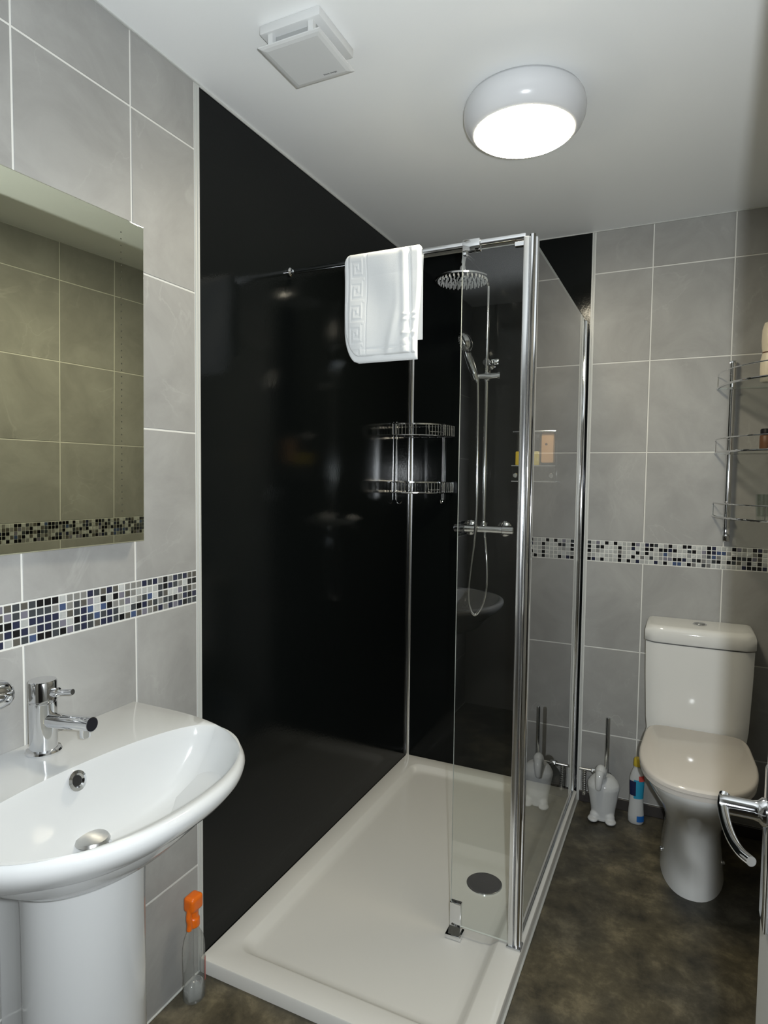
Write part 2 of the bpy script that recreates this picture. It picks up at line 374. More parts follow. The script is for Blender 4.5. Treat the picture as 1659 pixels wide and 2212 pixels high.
for d, z in ((0, TZ), (0.004, TZ - 0.0015), (0.012, TZ - 0.008), (0.022, TZ - 0.017), (0.030, TZ - 0.0205), (0.045, TZ - 0.0215)):
    R_.append(rrect(ix0 + d, ix1 - d, iy0 + d, iy1 - d, 0.045, z))
R_.append(rrect(0.50, 0.66, -0.79, -0.62, 0.07, TZ - 0.025))
loft(bm, R_); recalc(bm); part('tray_body', bm, TRAY, t, smooth=40)
bm = B(); lathe(bm, [(0.056, 0), (0.056, 0.003), (0.053, 0.0045), (0.0505, 0.0045), (0.0505, 0.003)], (0.577, -0.707, TZ - 0.0252), seg=48); recalc(bm)
d_ = part('waste_ring', bm, CHROME, t, label='chrome ring of the waste')
bm = B(); lathe(bm, [(0.051, 0.003), (0.051, 0.006), (0.040, 0.0085), (0.012, 0.0095), (0.010, 0.0085), (0.0, 0.0085)], (0.577, -0.707, TZ - 0.0252), seg=48); recalc(bm)
part('waste_cover', bm, mat('dark_waste_cover', (0.008, 0.008, 0.012), 0.7, spec=0.03), t, label='dark domed waste cover')
bm = B(); box(bm, TX1, TX1 + 0.006, TY0, -0.008, 0.0005, 0.006, 0.002)
part('edge_seal', bm, TRIM, t, label='white sealant line along the floor')

# ================================================================== GLASS SCREEN
s = thing('shower_screen', 'frameless glass shower screen with chrome profiles standing on the tray edge', 'shower screen', (0.74, -0.5, TZ))
GX0, GX1 = 0.737, 0.743; YP = -0.960; ZT = 1.915
def glass_pane(name, x0, x1, y0, y1, z0, z1, parent):
    bm = B(); F = box(bm, x0, x1, y0, y1, z0, z1)
    thin = 0 if (x1 - x0) < (y1 - y0) else 1
    for f in F:
        n = f.normal if f.normal.length else None
        f.normal_update(); f.material_index = 0 if abs(f.normal[thin]) > 0.9 else 1
    recalc(bm); return part(name, bm, [GLASS, FEDGE if name == 'front_pane' else GEDGE], parent, smooth=0)
glass_pane('side_pane', GX0, GX1, YP + 0.012, -0.022, TZ + 0.006, ZT - 0.004, s)
glass_pane('front_pane', 0.553, 0.722, YP - 0.003, YP + 0.003, TZ + 0.006, ZT - 0.010, s)
bm = B(); box(bm, 0.7295, 0.7480, -0.034, -0.0015, TZ, ZT, 0.002, 2)
part('wall_channel', bm, CHROME, s, label='chrome channel fixing the glass to the wall')
bm = B(); box(bm, 0.7185, 0.7335, YP - 0.014, YP + 0.014, TZ, ZT + 0.002, 0.003, 2)
part('post_channel', bm, ALU, s, label='satin channel holding the front pane')
bm = B(); tube(bm, [(0.7405, YP - 0.004, TZ), (0.7405, YP - 0.004, ZT + 0.006)], 0.0085, 16)
box(bm, 0.743, 0.7535, YP - 0.006, YP + 0.014, TZ, ZT, 0.002, 2)
part('corner_post', bm, CHROME, s, label='chrome corner post')
bm = B(); box(bm, 0.733, 0.747, YP + 0.014, -0.034, TZ, TZ + 0.011, 0.0015); part('bottom_rail', bm, ALU, s)
bm = B(); box(bm, 0.716, 0.7555, YP - 0.018, YP + 0.018, TZ, TZ + 0.006, 0.0015); part('post_foot', bm, ALU, s)
bm = B(); box(bm, 0.552, 0.584, YP - 0.008, YP + 0.008, TZ + 0.004, TZ + 0.073, 0.0015, 2)
g_ = part('glass_clamp', bm, CHROME, s, label='chrome clamp foot under the free edge of the front pane')
bm = B(); box(bm, 0.545, 0.590, YP - 0.026, YP + 0.014, TZ - 0.0210, TZ - 0.010, 0.0015, 2); loft(bm, [[(0.552, YP - 0.022, TZ - 0.011), (0.586, YP - 0.022, TZ - 0.011), (0.586, YP + 0.008, TZ - 0.011), (0.552, YP + 0.008, TZ - 0.011)], [(0.552, YP - 0.008, TZ + 0.006), (0.584, YP - 0.008, TZ + 0.006), (0.584, YP + 0.008, TZ + 0.006), (0.552, YP + 0.008, TZ + 0.006)]]); part('foot_plate', bm, CHROME, g_)
bm = B(); box(bm, 0.556, 0.603, YP - 0.013, YP + 0.013, ZT - 0.014, ZT + 0.016, 0.002, 2); box(bm, 0.556, 0.566, YP - 0.007, YP + 0.007, ZT - 0.022, ZT - 0.012, 0.001)
part('bar_clamp', bm, CHROME, s, label='chrome clamp joining support bar and glass')
bm = B(); box(bm, 0.010, 0.722, YP - 0.0045, YP + 0.0045, ZT - 0.001, ZT + 0.0135, 0.002, 2)
box(bm, 0.695, 0.722, YP - 0.010, YP + 0.010, ZT - 0.020, ZT - 0.008, 0.001)
b1 = part('support_bar', bm, CHROME, s, label='chrome support bar running to the left wall')
bm = B(); lathe(bm, [(0.013, 0), (0.013, 0.006), (0.0075, 0.010), (0.0075, 0.016)], (0.0005, YP, ZT + 0.006), (1, 0, 0), 20); recalc(bm); part('wall_flange', bm, CHROME, b1)

# ================================================================== TOWEL
KEY = ["11111110", "10000010", "10111010", "10101010", "10100010", "10111110", "10000000", "11111111"]
bt = B()
def towel_layer(bm, xl, xr, zf, zb, off, nx, nz, corner, relief):
    """sheet draped over the support bar, front flap towards the camera"""
    zt = ZT + 0.0135; path = []
    def at(sv):   # sv: distance measured from bar top, + front, - back
        r = 0.009 + off
        zc = zt - 0.009
        q = PI / 2 * r
        sg = 1 if sv >= 0 else -1; d = abs(sv)
        if d < q:
            a = d / r; return (-sg * math.sin(a) * r, zc + math.cos(a) * r)
        dd = d - q
        return (-sg * (r - 0.0035 * min(1, dd / 0.05) + 0.006 * (dd / 0.3)), zc - dd)
    tot_f = (zt - zf) + 0.01; tot_b = (zt - zb) + 0.01
    svals = [-tot_b + (tot_b + tot_f) * k / nz for k in range(nz + 1)]
    front, back = [], []
    th = 0.0055
    for k, sv in enumerate(svals):
        yo, z = at(sv); d = max(0, sv); dn = d / tot_f
        # outline: left edge curves inwards near the bottom of the front flap
        xa = xl + (0.004 * dn if sv > 0 else 0)
        if sv > 0 and corner:
            e = max(0.0, (dn - 0.66) / 0.34); xa += corner * (1 - math.sqrt(max(0, 1 - e * e)) * 1.0)
        if abs(sv) < 0.03: xa += 0.012 * (1 - abs(sv) / 0.03) * (1 if corner else 0.6)
        xb = xr + 0.003 * math.sin(dn * 6) - 0.004 * dn
        rf, rb = [], []
        for i in range(nx + 1):
            u = i / nx; x = xa + (xb - xa) * u
            edge = min(u, 1 - u) * (xb - xa); ee = min(1, edge / th)
            hh = th * math.sqrt(max(0.0, 1 - (1 - ee) ** 2))
            end = min(k, nz - k) * (tot_b + tot_f) / nz; en = min(1, end / th); hh *= math.sqrt(max(0.02, 1 - (1 - en) ** 2))
            y = YP + yo; dy = 0
            if relief and sv > 0.012:
                dy += 0.0025 * math.sin(x * 46 + z * 9) * min(1, dn * 3) + 0.0016 * math.sin(z * 31 + x * 17)
                if 0.222 < x < 0.268:
                    cu = int((x - 0.222) / 0.046 * 8); cv = int((z % 0.062) / 0.062 * 8)
                    if KEY[7 - cv][cu] == '1': dy += 0.0010
                if 0.2155 < x < 0.2185 or 0.274 < x < 0.277: dy -= 0.0012
                if x > 0.385:
                    for zz, am in ((1.752, 0.0034), (1.738, 0.003), (1.700, 0.0036), (1.687, -0.002)):
                        dy += am * math.exp(-((z - zz - (x - 0.40) * 0.1) / 0.0042) ** 2) * min(1, (x - 0.385) / 0.01)
                fold = 0.404 + 0.010 * dn
                dy += -0.0065 * math.exp(-((x - fold) / 0.0045) ** 2) + 0.004 * math.exp(-((x - fold + 0.016) / 0.01) ** 2)
                dy += 0.0035 * math.exp(-((x - (0.372 - 0.06 * max(0, dn - 0.55))) / 0.012) ** 2) * dn
                if dn > 0.9: dy += -0.003 * math.exp(-((dn - 0.935) / 0.010) ** 2) * max(0, math.sin((x - 0.26) * 20))
            sg = -1 if sv > 0.0 else 1
            aa = max(-1, min(1, sv / (PI / 2 * (0.009 + off))))
            ny, nzv = -math.sin(aa * PI / 2), math.cos(aa * PI / 2)
            rf.append(bm.verts.new((x, y + ny * (hh + dy), z + nzv * hh)))
            rb.append(bm.verts.new((x, y, z)))
        front.append(rf); back.append(rb)
    for G_, flip in ((front, False), (back, True)):
        for k in range(nz):
            for i in range(nx):
                q = (G_[k][i], G_[k][i + 1], G_[k + 1][i + 1], G_[k + 1][i])
                bm.faces.new(q[::-1] if flip else q)
    for k in range(nz):
        bm.faces.new((front[k][0], front[k + 1][0], back[k + 1][0], back[k][0])); bm.faces.new((front[k][nx], back[k][nx], back[k + 1][nx], front[k + 1][nx]))
    for i in range(nx):
        bm.faces.new((front[0][i], back[0][i], back[0][i + 1], front[0][i + 1])); bm.faces.new((front[nz][i], front[nz][i + 1], back[nz][i + 1], back[nz][i]))
tw = thing('towel', 'white folded towel with a woven Greek key border hanging over the screen bar', 'towel', (0.32, YP, ZT))
bm = B(); towel_layer(bm, 0.203, 0.433, 1.640, 1.700, 0.0070, 150, 260, 0.050, True); recalc(bm)
part('outer_fold', bm, TOWEL, tw, smooth=60)
bm = B(); towel_layer(bm, 0.198, 0.437, 1.632, 1.690, 0.0006, 60, 90, 0.048, False); recalc(bm)
part('inner_fold', bm, TOWEL, tw, smooth=60)

# ================================================================== SHOWER FITTINGS (back wall)
sh = thing('shower_mixer_set', 'chrome rain shower set with riser rail and hand shower on black back panel', 'shower', (0.361, -0.03, 1.09))
RX = 0.361
bm = B(); tube(bm, [(0.234, -0.062, 1.091), (0.238, -0.062, 1.091), (0.240, -0.062, 1.091), (0.483, -0.062, 1.091), (0.485, -0.062, 1.091), (0.489, -0.062, 1.091)], [0.015, 0.017, 0.016, 0.016, 0.0175, 0.015], 24)
lathe(bm, [(0.0166, 0), (0.0185, 0.002), (0.0185, 0.045), (0.0166, 0.047)], (0.236, -0.062, 1.091), (1, 0, 0), 24); lathe(bm, [(0.0166, 0), (0.0185, 0.002), (0.0185, 0.045), (0.0166, 0.047)], (0.441, -0.062, 1.091), (1, 0, 0), 24)
part('valve_bar', recalc(bm), CHROME, sh)
for x in (0.285, 0.434):
    bm = B(); lathe(bm, [(0.033, 0), (0.033, 0.004), (0.028, 0.010), (0.015, 0.014), (0.013, 0.050)], (x, -0.0005, 1.091), (0, -1, 0), 28); recalc(bm); part('wall_rosette', bm, CHROME, sh)
bm = B(); tube(bm, [(RX, -0.062, 1.105), (RX, -0.062, 1.785)], 0.0095, 16); tube(bm, [(RX, -0.062, 1.783), (RX, -0.062, 1.790)], 0.0115, 16)
lathe(bm, [(0.014, 0), (0.014, 0.012), (0.0095, 0.020)], (RX, -0.062, 1.104), seg=20); recalc(bm); part('riser_lower_pipe', bm, CHROME, sh)
bm = B(); tube(bm, smoothpts([(RX, -0.062, 1.785), (RX, -0.062, 2.05), (RX, -0.070, 2.088), (RX, -0.105, 2.108), (RX, -0.20, 2.116), (RX - 0.003, -0.31, 2.117), (RX - 0.004, -0.352, 2.108), (RX - 0.005, -0.367, 2.085), (RX - 0.005, -0.368, 2.060)], 8), 0.0078, 14); recalc(bm); part('gooseneck_arm', bm, CHROME, sh)
HC = Vector((0.354, -0.368, 2.022))
bm = B(); lathe(bm, [(0.010, 0.048), (0.011, 0.040), (0.014, 0.030), (0.014, 0.018), (0.022, 0.010), (0.022, 0.006)], HC, seg=24); recalc(bm); part('ball_joint', bm, CHROME, sh)
bm = B(); lathe(bm, [(0.094, -0.004), (0.0985, -0.002), (0.0985, 0.003), (0.094, 0.006), (0.03, 0.008)], HC, seg=64); recalc(bm); hd = part('rain_head', bm, CHROME, sh)
bm = B()
for r, n in ((0.012, 5), (0.028, 11), (0.044, 17), (0.060, 23), (0.075, 29), (0.088, 34)):
    for k in range(n):
        a = 2 * PI * k / n + r * 30; lathe(bm, [(0.0030, 0.001), (0.0026, -0.004), (0.0016, -0.007)], HC + Vector((r * math.cos(a), r * math.sin(a), -0.004)), seg=6)
recalc(bm); part('spray_nozzles', bm, mat('grey_rubber_nozzle', (0.42, 0.42, 0.41), 0.4), hd, label='grey rubber spray nozzles', kind='stuff')
bm = B(); lathe(bm, [(0.020, 0), (0.020, 0.004), (0.013, 0.009), (0.010, 0.012), (0.010, 0.055), (0.015, 0.056), (0.015, 0.070)], (RX, -0.0005, 1.775), (0, -1, 0), 24); box(bm, RX + 0.010, RX + 0.045, -0.050, -0.020, 1.765, 1.790, 0.004, 2); recalc(bm); part('wall_bracket', bm, CHROME, sh)
bm = B(); tube(bm, [(0.335, -0.083, 1.716), (0.418, -0.079, 1.716)], 0.0125, 18); tube(bm, [(0.414, -0.079, 1.716), (0.424, -0.079, 1.716)], 0.0150, 18)
lathe(bm, [(0.0155, -0.016), (0.0170, -0.012), (0.0170, 0.012), (0.0155, 0.016)], (RX, -0.062, 1.716), seg=20); lathe(bm, [(0.013, 0), (0.016, 0.012), (0.018, 0.026)], (0.326, -0.100, 1.700), (-0.25, -0.15, 0.95), 18); recalc(bm); part('sliding_holder', bm, CHROME, sh)
hs = B(); P_ = smoothpts([(0.333, -0.098, 1.690), (0.322, -0.103, 1.725), (0.308, -0.110, 1.765), (0.296, -0.118, 1.805), (0.291, -0.126, 1.835)], 5)
tube(hs, P_, [0.0095 + 0.005 * math.sin(PI * i / (len(P_) - 1)) + 0.003 * i / (len(P_) - 1) for i in range(len(P_))], 16)
recalc(hs); hsp = part('hand_shower', hs, CHROME, sh)
ax = Vector((-0.80, -0.42, -0.40)).normalized(); hc = Vector((0.288, -0.128, 1.848))
bm = B(); lathe(bm, [(0.007, -0.028), (0.025, -0.025), (0.039, -0.015), (0.046, -0.002), (0.047, 0.008), (0.044, 0.013)], hc, ax, 36); recalc(bm); hh_ = part('spray_head', bm, CHROME, hsp)
bm = B(); lathe(bm, [(0.036, 0.011), (0.036, 0.0145), (0.030, 0.0155)], hc, ax, 32)
u_, v_ = frame(ax)
for r, n in ((0.010, 6), (0.020, 12), (0.029, 18)):
    for k in range(n):
        a = 2 * PI * k / n; lathe(bm, [(0.0022, 0.015), (0.0014, 0.018)], hc + (u_ * math.cos(a) + v_ * math.sin(a)) * r, ax, 6)
recalc(bm); part('spray_face', bm, STEEL, hsp)
bm = B(); HP = smoothpts([(0.334, -0.097, 1.692), (0.335, -0.092, 1.60), (0.336, -0.087, 1.364), (0.337, -0.088, 1.174), (0.332, -0.090, 1.058), (0.318, -0.085, 0.942), (0.308, -0.085, 0.824), (0.316, -0.085, 0.762), (0.338, -0.085, 0.733), (0.366, -0.085, 0.768), (0.382, -0.085, 0.831), (0.385, -0.083, 0.889), (0.379, -0.075, 0.984), (0.368, -0.064, 1.055), (0.366, -0.062, 1.078)], 26)
tube(bm, HP, [0.0062 + (0.0007 if i % 2 else -0.0003) for i in range(len(HP))], 10); recalc(bm); part('hose', bm, CHROME, sh, label='ribbed chrome shower hose', smooth=60)

# ================================================================== CORNER BASKET
cb = thing('corner_basket', 'two-tier chrome wire corner basket on the black shower panels', 'shower caddy', (0.09, -0.09, 1.28))
def arc(z, r=0.2, n=22, inset=0.0): return [(0.004 + (r - inset) * math.sin(PI / 2 * k / n) ** 1.0, -0.004 - (r - inset) * math.cos(PI / 2 * k / n), z) for k in range(n + 1)]
for zt, zb_ in ((1.527, 1.478), (1.285, 1.238)):
    bm = B(); a = arc(zt)
    # flat top band
    for p, q in zip(a, a[1:]):
        pass
    outer = arc(zt, 0.2); inner = arc(zt, 0.2, inset=0.007)
    loft(bm, [[o, (o[0], o[1], zt - 0.006), (i_[0], i_[1], zt - 0.006), i_] for o, i_ in zip(outer, inner)]); recalc(bm)
    tier = part('basket_rim', bm, CHROME, cb)
    bm = B(); tube(bm, arc(zb_), 0.0022, 8)
    part('bottom_rail', recalc(bm), CHROME, tier)
    for k, p in enumerate(arc(zt - 0.003, n=22)):
        if 8 <= k <= 9: continue
        bm = B(); tube(bm, [(p[0], p[1], zt - 0.003), (p[0], p[1], zb_)], 0.0020, 6); part('wire', recalc(bm), CHROME, tier)
    bm = B()
    pts = [arc(zt - 0.003, n=44, r=0.203)[k] for k in range(21, 34)]
    loop = [pts[0]] + [(p[0], p[1], zt - 0.034) for p in pts[1:-1]] + [pts[-1]]
    tube(bm, loop, 0.0018, 6); recalc(bm); part('front_loop', bm, CHROME, tier)
    for k in range(5):
        bm = B(); x = 0.02 + 0.036 * k
        yb = -0.004 - math.sqrt(max(0.0, 0.2 ** 2 - x * x)); tube(bm, [(x, -0.006, zb_), (x, yb, zb_)], 0.0016, 6); part('base_wire', recalc(bm), CHROME, tier)
    bm = B(); tube(bm, [(0.005, -0.2, zt - 0.003), (0.005, -0.005, zt - 0.003), (0.2, -0.005, zt - 0.003)], 0.0022, 8)
    tube(bm, [(0.005, -0.2, zb_), (0.005, -0.005, zb_), (0.2, -0.005, zb_)], 0.0022, 8); part('back_rail', recalc(bm), CHROME, tier)
for (x, y, side) in ((0.0065, -0.163, 0), (0.158, -0.0065, 1)):
    bm = B()
    if side == 0: box(bm, x - 0.002, x + 0.002, y - 0.006, y + 0.006, 1.205, 1.535, 0.0008)
    else: box(bm, x - 0.006, x + 0.006, y - 0.002, y + 0.002, 1.205, 1.535, 0.0008)
    up = part('upright_strip', bm, ALU, cb)
    bm = B(); dx, dy = ((1, 0), (0, -1))[side]
    tube(bm, smoothpts([(x, y, 1.212), (x + dx * 0.004, y + dy * 0.004, 1.196), (x + dx * 0.014, y + dy * 0.014, 1.190), (x + dx * 0.024, y + dy * 0.024, 1.197), (x + dx * 0.028, y + dy * 0.028, 1.206)], 4), 0.0022, 8)
    part('hook', recalc(bm), CHROME, up)

# ================================================================== SOAP DISPENSER (back wall, behind the glass)
sd = thing('soap_dispenser', 'clear wall soap holder with peach packet and yellow liquid beside the corner post', 'soap dispenser', (0.56, -0.03, 1.29))
bm = B(); box(bm, 0.474, 0.648, -0.070, -0.001, 1.292, 1.355, 0.006, 3); part('holder_cup', bm, CLEARP, sd)
bm = B(); box(bm, 0.474, 0.648, -0.072, -0.001, 1.289, 1.2935, 0.001); box(bm, 0.474, 0.648, -0.0725, -0.0700, 1.352, 1.356); part('cup_rim', bm, ALU, sd)
bm = B(); box(bm, 0.474, 0.648, -0.064, -0.001, 1.486, 1.494, 0.003, 2); part('top_plate', bm, ALU, sd)
bm = B(); box(bm, 0.478, 0.644, -0.006, -0.001, 1.350, 1.490, 0.001); part('back_plate', bm, CLEARP, sd)
bm = B(); box(bm, 0.545, 0.582, -0.052, -0.012, 1.350, 1.484, 0.004, 2); part('clear_chamber', bm, CLEARP, sd)
bm = B(); box(bm, 0.484, 0.580, -0.050, -0.014, 1.356, 1.412, 0.004, 2); part('yellow_liquid', bm, YLIQ, sd, label='yellow liquid soap')
bm = B(); box(bm, 0.586, 0.636, -0.048, -0.014, 1.366, 1.484, 0.006, 2); pk = part('packet', bm, SACHET, sd, label='peach coloured packet')
bm = B(); lathe(bm, [(0.005, 0), (0.005, 0.0012)], (0.607, -0.0478, 1.440), (0, -1, 0), 12); part('packet_mark', recalc(bm), BROWN, pk)
for x in (0.492, 0.522, 0.634):
    bm = B(); lathe(bm, [(0.008, 0), (0.0105, 0.004), (0.0105, 0.018), (0.008, 0.022)], (x, -0.060, 1.315), (0, -1, 0), 16); part('push_button', recalc(bm), CHROME, sd)

# ================================================================== CEILING LIGHT + FAN
lp = thing('ceiling_light', 'round white bulkhead ceiling light, switched on', 'ceiling light', (0.7085, -0.957, H))
bm = B(); lathe(bm, [(0.143, 0), (0.149, -0.010), (0.1525, -0.026), (0.151, -0.045), (0.144, -0.062), (0.134, -0.073), (0.127, -0.078), (0.124, -0.078), (0.123, -0.070)], (0.7085, -0.957, H - 0.0004), seg=72); recalc(bm)
part('rim', bm, WPLAST2, lp, smooth=60)
bm = B(); lathe(bm, [(0.1235, -0.070), (0.1235, -0.078), (0.119, -0.083), (0.10, -0.089), (0.06, -0.094), (0.02, -0.096), (0.0, -0.0962)], (0.7085, -0.957, H), seg=64, caps=False); recalc(bm)
part('diffuser', bm, LENS, lp, label='glowing opal diffuser', smooth=60)
fan = thing('extractor_fan', 'square white extractor fan with floating cover plate on the ceiling', 'extractor fan', (0.333, -1.382, H))
FX0, FX1, FY0, FY1 = 0.258, 0.4075, -1.457, -1.3085
bm = B(); box(bm, FX0 + 0.001, FX1, FY0, FY1 - 0.001, H - 0.020, H - 0.0003, 0.003, 2); part('housing', bm, WPLAST, fan)
bm = B(); box(bm, FX0 + 0.020, FX1 - 0.020, FY0 + 0.020, FY1 - 0.020, H - 0.044, H - 0.019); part('inlet_throat', bm, INNERP, fan, label='grey inlet behind the plate')
for x in (FX0 + 0.025, FX1 - 0.025):
    for y in (FY0 + 0.012, FY1 - 0.012):
        bm = B(); box(bm, x - 0.006, x + 0.006, y - 0.006, y + 0.006, H - 0.045, H - 0.019); part('spacer', bm, WPLAST, fan)
bm = B()
def sq(d, z): return [(FX0 + d, FY0 + d, z), (FX1 - d, FY0 + d, z), (FX1 - d, FY1 - d, z), (FX0 + d, FY1 - d, z)]
loft(bm, [sq(0.001, H - 0.0435), sq(-0.001, H - 0.0455), sq(-0.001, H - 0.0475), sq(0.004, H - 0.0495), sq(0.012, H - 0.051)]); recalc(bm)
cp = part('cover_plate', bm, WPLAST, fan, smooth=0)
# small two-word print near the edge of the plate
fc = bpy.data.curves.new('print', 'FONT'); fc.body = 'Silent design'; fc.size = 0.0068; fc.extrude = 0.0001
to = bpy.data.objects.new('tmp_text', fc); place(to)
bpy.context.view_layer.update()
tme = bpy.data.meshes.new_from_object(to.evaluated_get(bpy.context.evaluated_depsgraph_get()))
bpy.data.objects.remove(to)
tb = B(); tb.from_mesh(tme)
bmesh.ops.rotate(tb, verts=tb.verts, cent=(0, 0, 0), matrix=Matrix.Rotation(PI, 3, 'X'))
bmesh.ops.translate(tb, verts=tb.verts, vec=(0.342, -1.3275, H - 0.0512))
part('printed_text', tb, INK, cp, smooth=0)

# ================================================================== MIRROR
mr = thing('wall_mirror', 'large rectangular mirror on the left wall above the basin', 'mirror', (0.015, -1.85, 1.5))
MY1, MY0, MZ0, MZ1 = -1.5665, -2.50, 1.156, 1.836
tl, yw = 0.011, 0.042                                                 # hangs slightly out of true
def mx(z, b=0.0, y=MY1): return 0.0265 + b + tl * (z - MZ0) + yw * (y - MY1)
MY0 = -2.14
def mq(d, b): return [(mx(z, b, y), y, z) for y, z in ((MY0 + d, MZ0 + d), (MY1 - d, MZ0 + d), (MY1 - d, MZ1 - d), (MY0 + d, MZ1 - d))]
bm = B(); q0 = mq(0.002, -0.001); loft(bm, [[(0.0005, y, z) for x, y, z in q0], q0]); recalc(bm); part('backing_frame', bm, CHROME, mr, smooth=0)
bm = B(); tube(bm, [(mx(MZ0, -0.004), MY1 - 0.002, MZ0 + 0.003), (mx(MZ1, -0.004), MY1 - 0.002, MZ1 - 0.003)], 0.0032, 14); part('added_glint_tube', recalc(bm), CHROME, mr)  # chrome tube added along the mirror side to catch the flash
bm = B()
loft(bm, [mq(0, -0.0008), mq(0, 0.001), mq(0.002, 0.0025)]); recalc(bm); part('mirror_glass', bm, MIRROR, mr, smooth=0)
bm = B()
for k in range(44):
    z = 1.805 - k * 0.0135
    for yy, r in ((-1.626, 0.0014),):
        lathe(bm, [(r, 0), (r, 0.0003)], (mx(z, 0.00255, yy), yy, z), (1, 0, 0), 8)
recalc(bm); part('dot_column', bm, MIRDOT, mr, label='column of small dark dots', kind='stuff', smooth=0)

# ================================================================== BASIN + PEDESTAL + TAP
YB = -1.854
bs = thing('pedestal_basin', 'white ceramic washbasin on a full pedestal against the left wall', 'basin', (0.1, YB, 0))
def basin_ring(hw, xf, z, x0=0.001, n=64, nf=2.35):
    """D outline: straight at the wall, rounded front. hw half width along y, xf front x"""
    out = []; xm = x0 + (xf - x0) * 0.22
    for k in range(n + 1):
        tt = -PI / 2 + PI * k / n
        c, s_ = math.cos(tt), math.sin(tt)
        out.append(Vector((xm + (xf - xm) * sgn(c, 2 / nf), YB + hw * sgn(s_, 2 / nf) , z)))
    yl, yr = out[0], out[-1]
    pre = [Vector((x0, YB - hw * 1.0 + 0.0, z)), Vector((x0 + (xm - x0) * 0.5, YB - hw, z))]
    post = [Vector((x0 + (xm - x0) * 0.5, YB + hw, z)), Vector((x0, YB + hw, z))]
    return pre + out + post
def bowl_ring(sc_, z, xb=0.158, xf=0.424, hw=0.257, n=68, cx=None):
    out = []; xm = xb + (xf - xb) * 0.30
    cx0 = 0.285
    for k in range(n + 1):
        tt = -PI + 2 * PI * k / (n + 1)
        c, s_ = math.cos(tt), math.sin(tt)
        e = 2.15 if c > 0 else 3.4
        x = xm + ((xf - xm) if c > 0 else (xm - xb)) * sgn(c, 2 / e); y = hw * sgn(s_, 2 / (2.15 if c > 0 else 2.3))
        if c < 0: x += 0.018 * (abs(y) / hw) ** 2 + 0.012 * y / hw
        ccx = (1 - sc_) * (cx if cx else 0.26)
        out.append(Vector((ccx + x * sc_, YB + y * sc_, z)))
    return out
N_ = 64
bm = B()
ORings = [basin_ring(0.10, 0.215, 0.618), basin_ring(0.120, 0.237, 0.628), basin_ring(0.170, 0.285, 0.653), basin_ring(0.217, 0.342, 0.690), basin_ring(0.254, 0.392, 0.723),
          basin_ring(0.277, 0.426, 0.748), basin_ring(0.286, 0.440, 0.766), basin_ring(0.287, 0.4435, 0.779), basin_ring(0.284, 0.440, 0.787), basin_ring(0.279, 0.435, 0.790)]
n_o = len(ORings[0])
OV = [[bm.verts.new(p) for p in r] for r in ORings]
for a, b in zip(OV, OV[1:]):
    for i in range(n_o):
        j = (i + 1) % n_o; bm.faces.new((a[i], a[j], b[j], b[i]))
bm.faces.new(OV[0][::-1])
# bowl rings start at angle -PI (back, x small), outer starts at wall left corner going to front -> align by sweeping angle
def resample(ring, n):
    P = ring + [ring[0]]; L = [0]
    for a, b in zip(P, P[1:]): L.append(L[-1] + (b - a).length)
    out = []; j = 0
    for k in range(n):
        s_ = L[-1] * k / n
        while L[j + 1] < s_: j += 1
        f = (s_ - L[j]) / max(L[j + 1] - L[j], 1e-9); out.append(P[j].lerp(P[j + 1], f))
    return out
BV = [[bm.verts.new(p) for p in resample(r, 84)] for r in [bowl_ring(1.0, 0.7895)] + [bowl_ring(s0, z0, cx=0.215) for s0, z0 in ((0.985, 0.786), (0.955, 0.768), (0.90, 0.742), (0.80, 0.708), (0.64, 0.676), (0.44, 0.658), (0.24, 0.651), (0.09, 0.649))]]
for a, b in zip(BV, BV[1:]):
    for i in range(84):
        j = (i + 1) % 84; bm.faces.new((a[i], b[i], b[j], a[j]))
bm.faces.new(BV[-1])
top = [bm.edges.get((OV[-1][i], OV[-1][(i + 1) % n_o])) for i in range(n_o)]; inn = [bm.edges.get((BV[0][i], BV[0][(i + 1) % 84])) for i in range(84)]
bmesh.ops.bridge_loops(bm, edges=[e for e in top + inn if e])
recalc(bm); part('bowl', bm, CERAMIC, bs, smooth=50)
bm = B()
def pring(r, xc, z, hb):
    a0 = math.asin(min(0.98, hb / r))
    return [Vector((0.002, YB + 0.030 - hb, z))] + [Vector((xc - r * math.cos(a), YB + 0.030 - r * math.sin(a), z)) for a in [a0 + (2 * PI - 2 * a0) * k / 40 for k in range(41)]] + [Vector((0.002, YB + 0.030 + hb, z))]
loft(bm, [pring(0.110, 0.142, 0.0005, 0.075), pring(0.106, 0.142, 0.05, 0.072), pring(0.1035, 0.142, 0.25, 0.070), pring(0.1035, 0.142, 0.50, 0.070), pring(0.106, 0.142, 0.625, 0.072)]); recalc(bm)
part('pedestal', bm, CERAMIC, bs, smooth=50)
bm = B(); lathe(bm, [(0.017, 0), (0.0175, 0.003), (0.012, 0.005), (0.009, 0.002), (0.009, -0.004)], (0.1655, YB - 0.002, 0.7665), (0.93, 0, 0.32), 24, caps=False); recalc(bm)
part('overflow_ring', bm, CHROME, bs, label='chrome overflow ring')
bm = B(); lathe(bm, [(0.011, 0.001), (0.0, 0.0012)], (0.1655, YB - 0.002, 0.7665), (0.93, 0, 0.32), 20, caps=False); part('overflow_hole', recalc(bm), BLACK, bs)
bm = B(); lathe(bm, [(0.033, 0), (0.033, 0.003), (0.026, 0.005), (0.021, 0.003)], (0.198, YB + 0.002, 0.6495), seg=32); recalc(bm); part('waste_ring', bm, CHROME, bs)
bm = B(); lathe(bm, [(0.012, 0), (0.012, 0.008), (0.0275, 0.010), (0.029, 0.013), (0.026, 0.018), (0.014, 0.021), (0.0, 0.022)], (0.198, YB + 0.002, 0.653), seg=32); recalc(bm); part('pop_up_plug', bm, STEEL, bs, label='chrome pop-up plug')
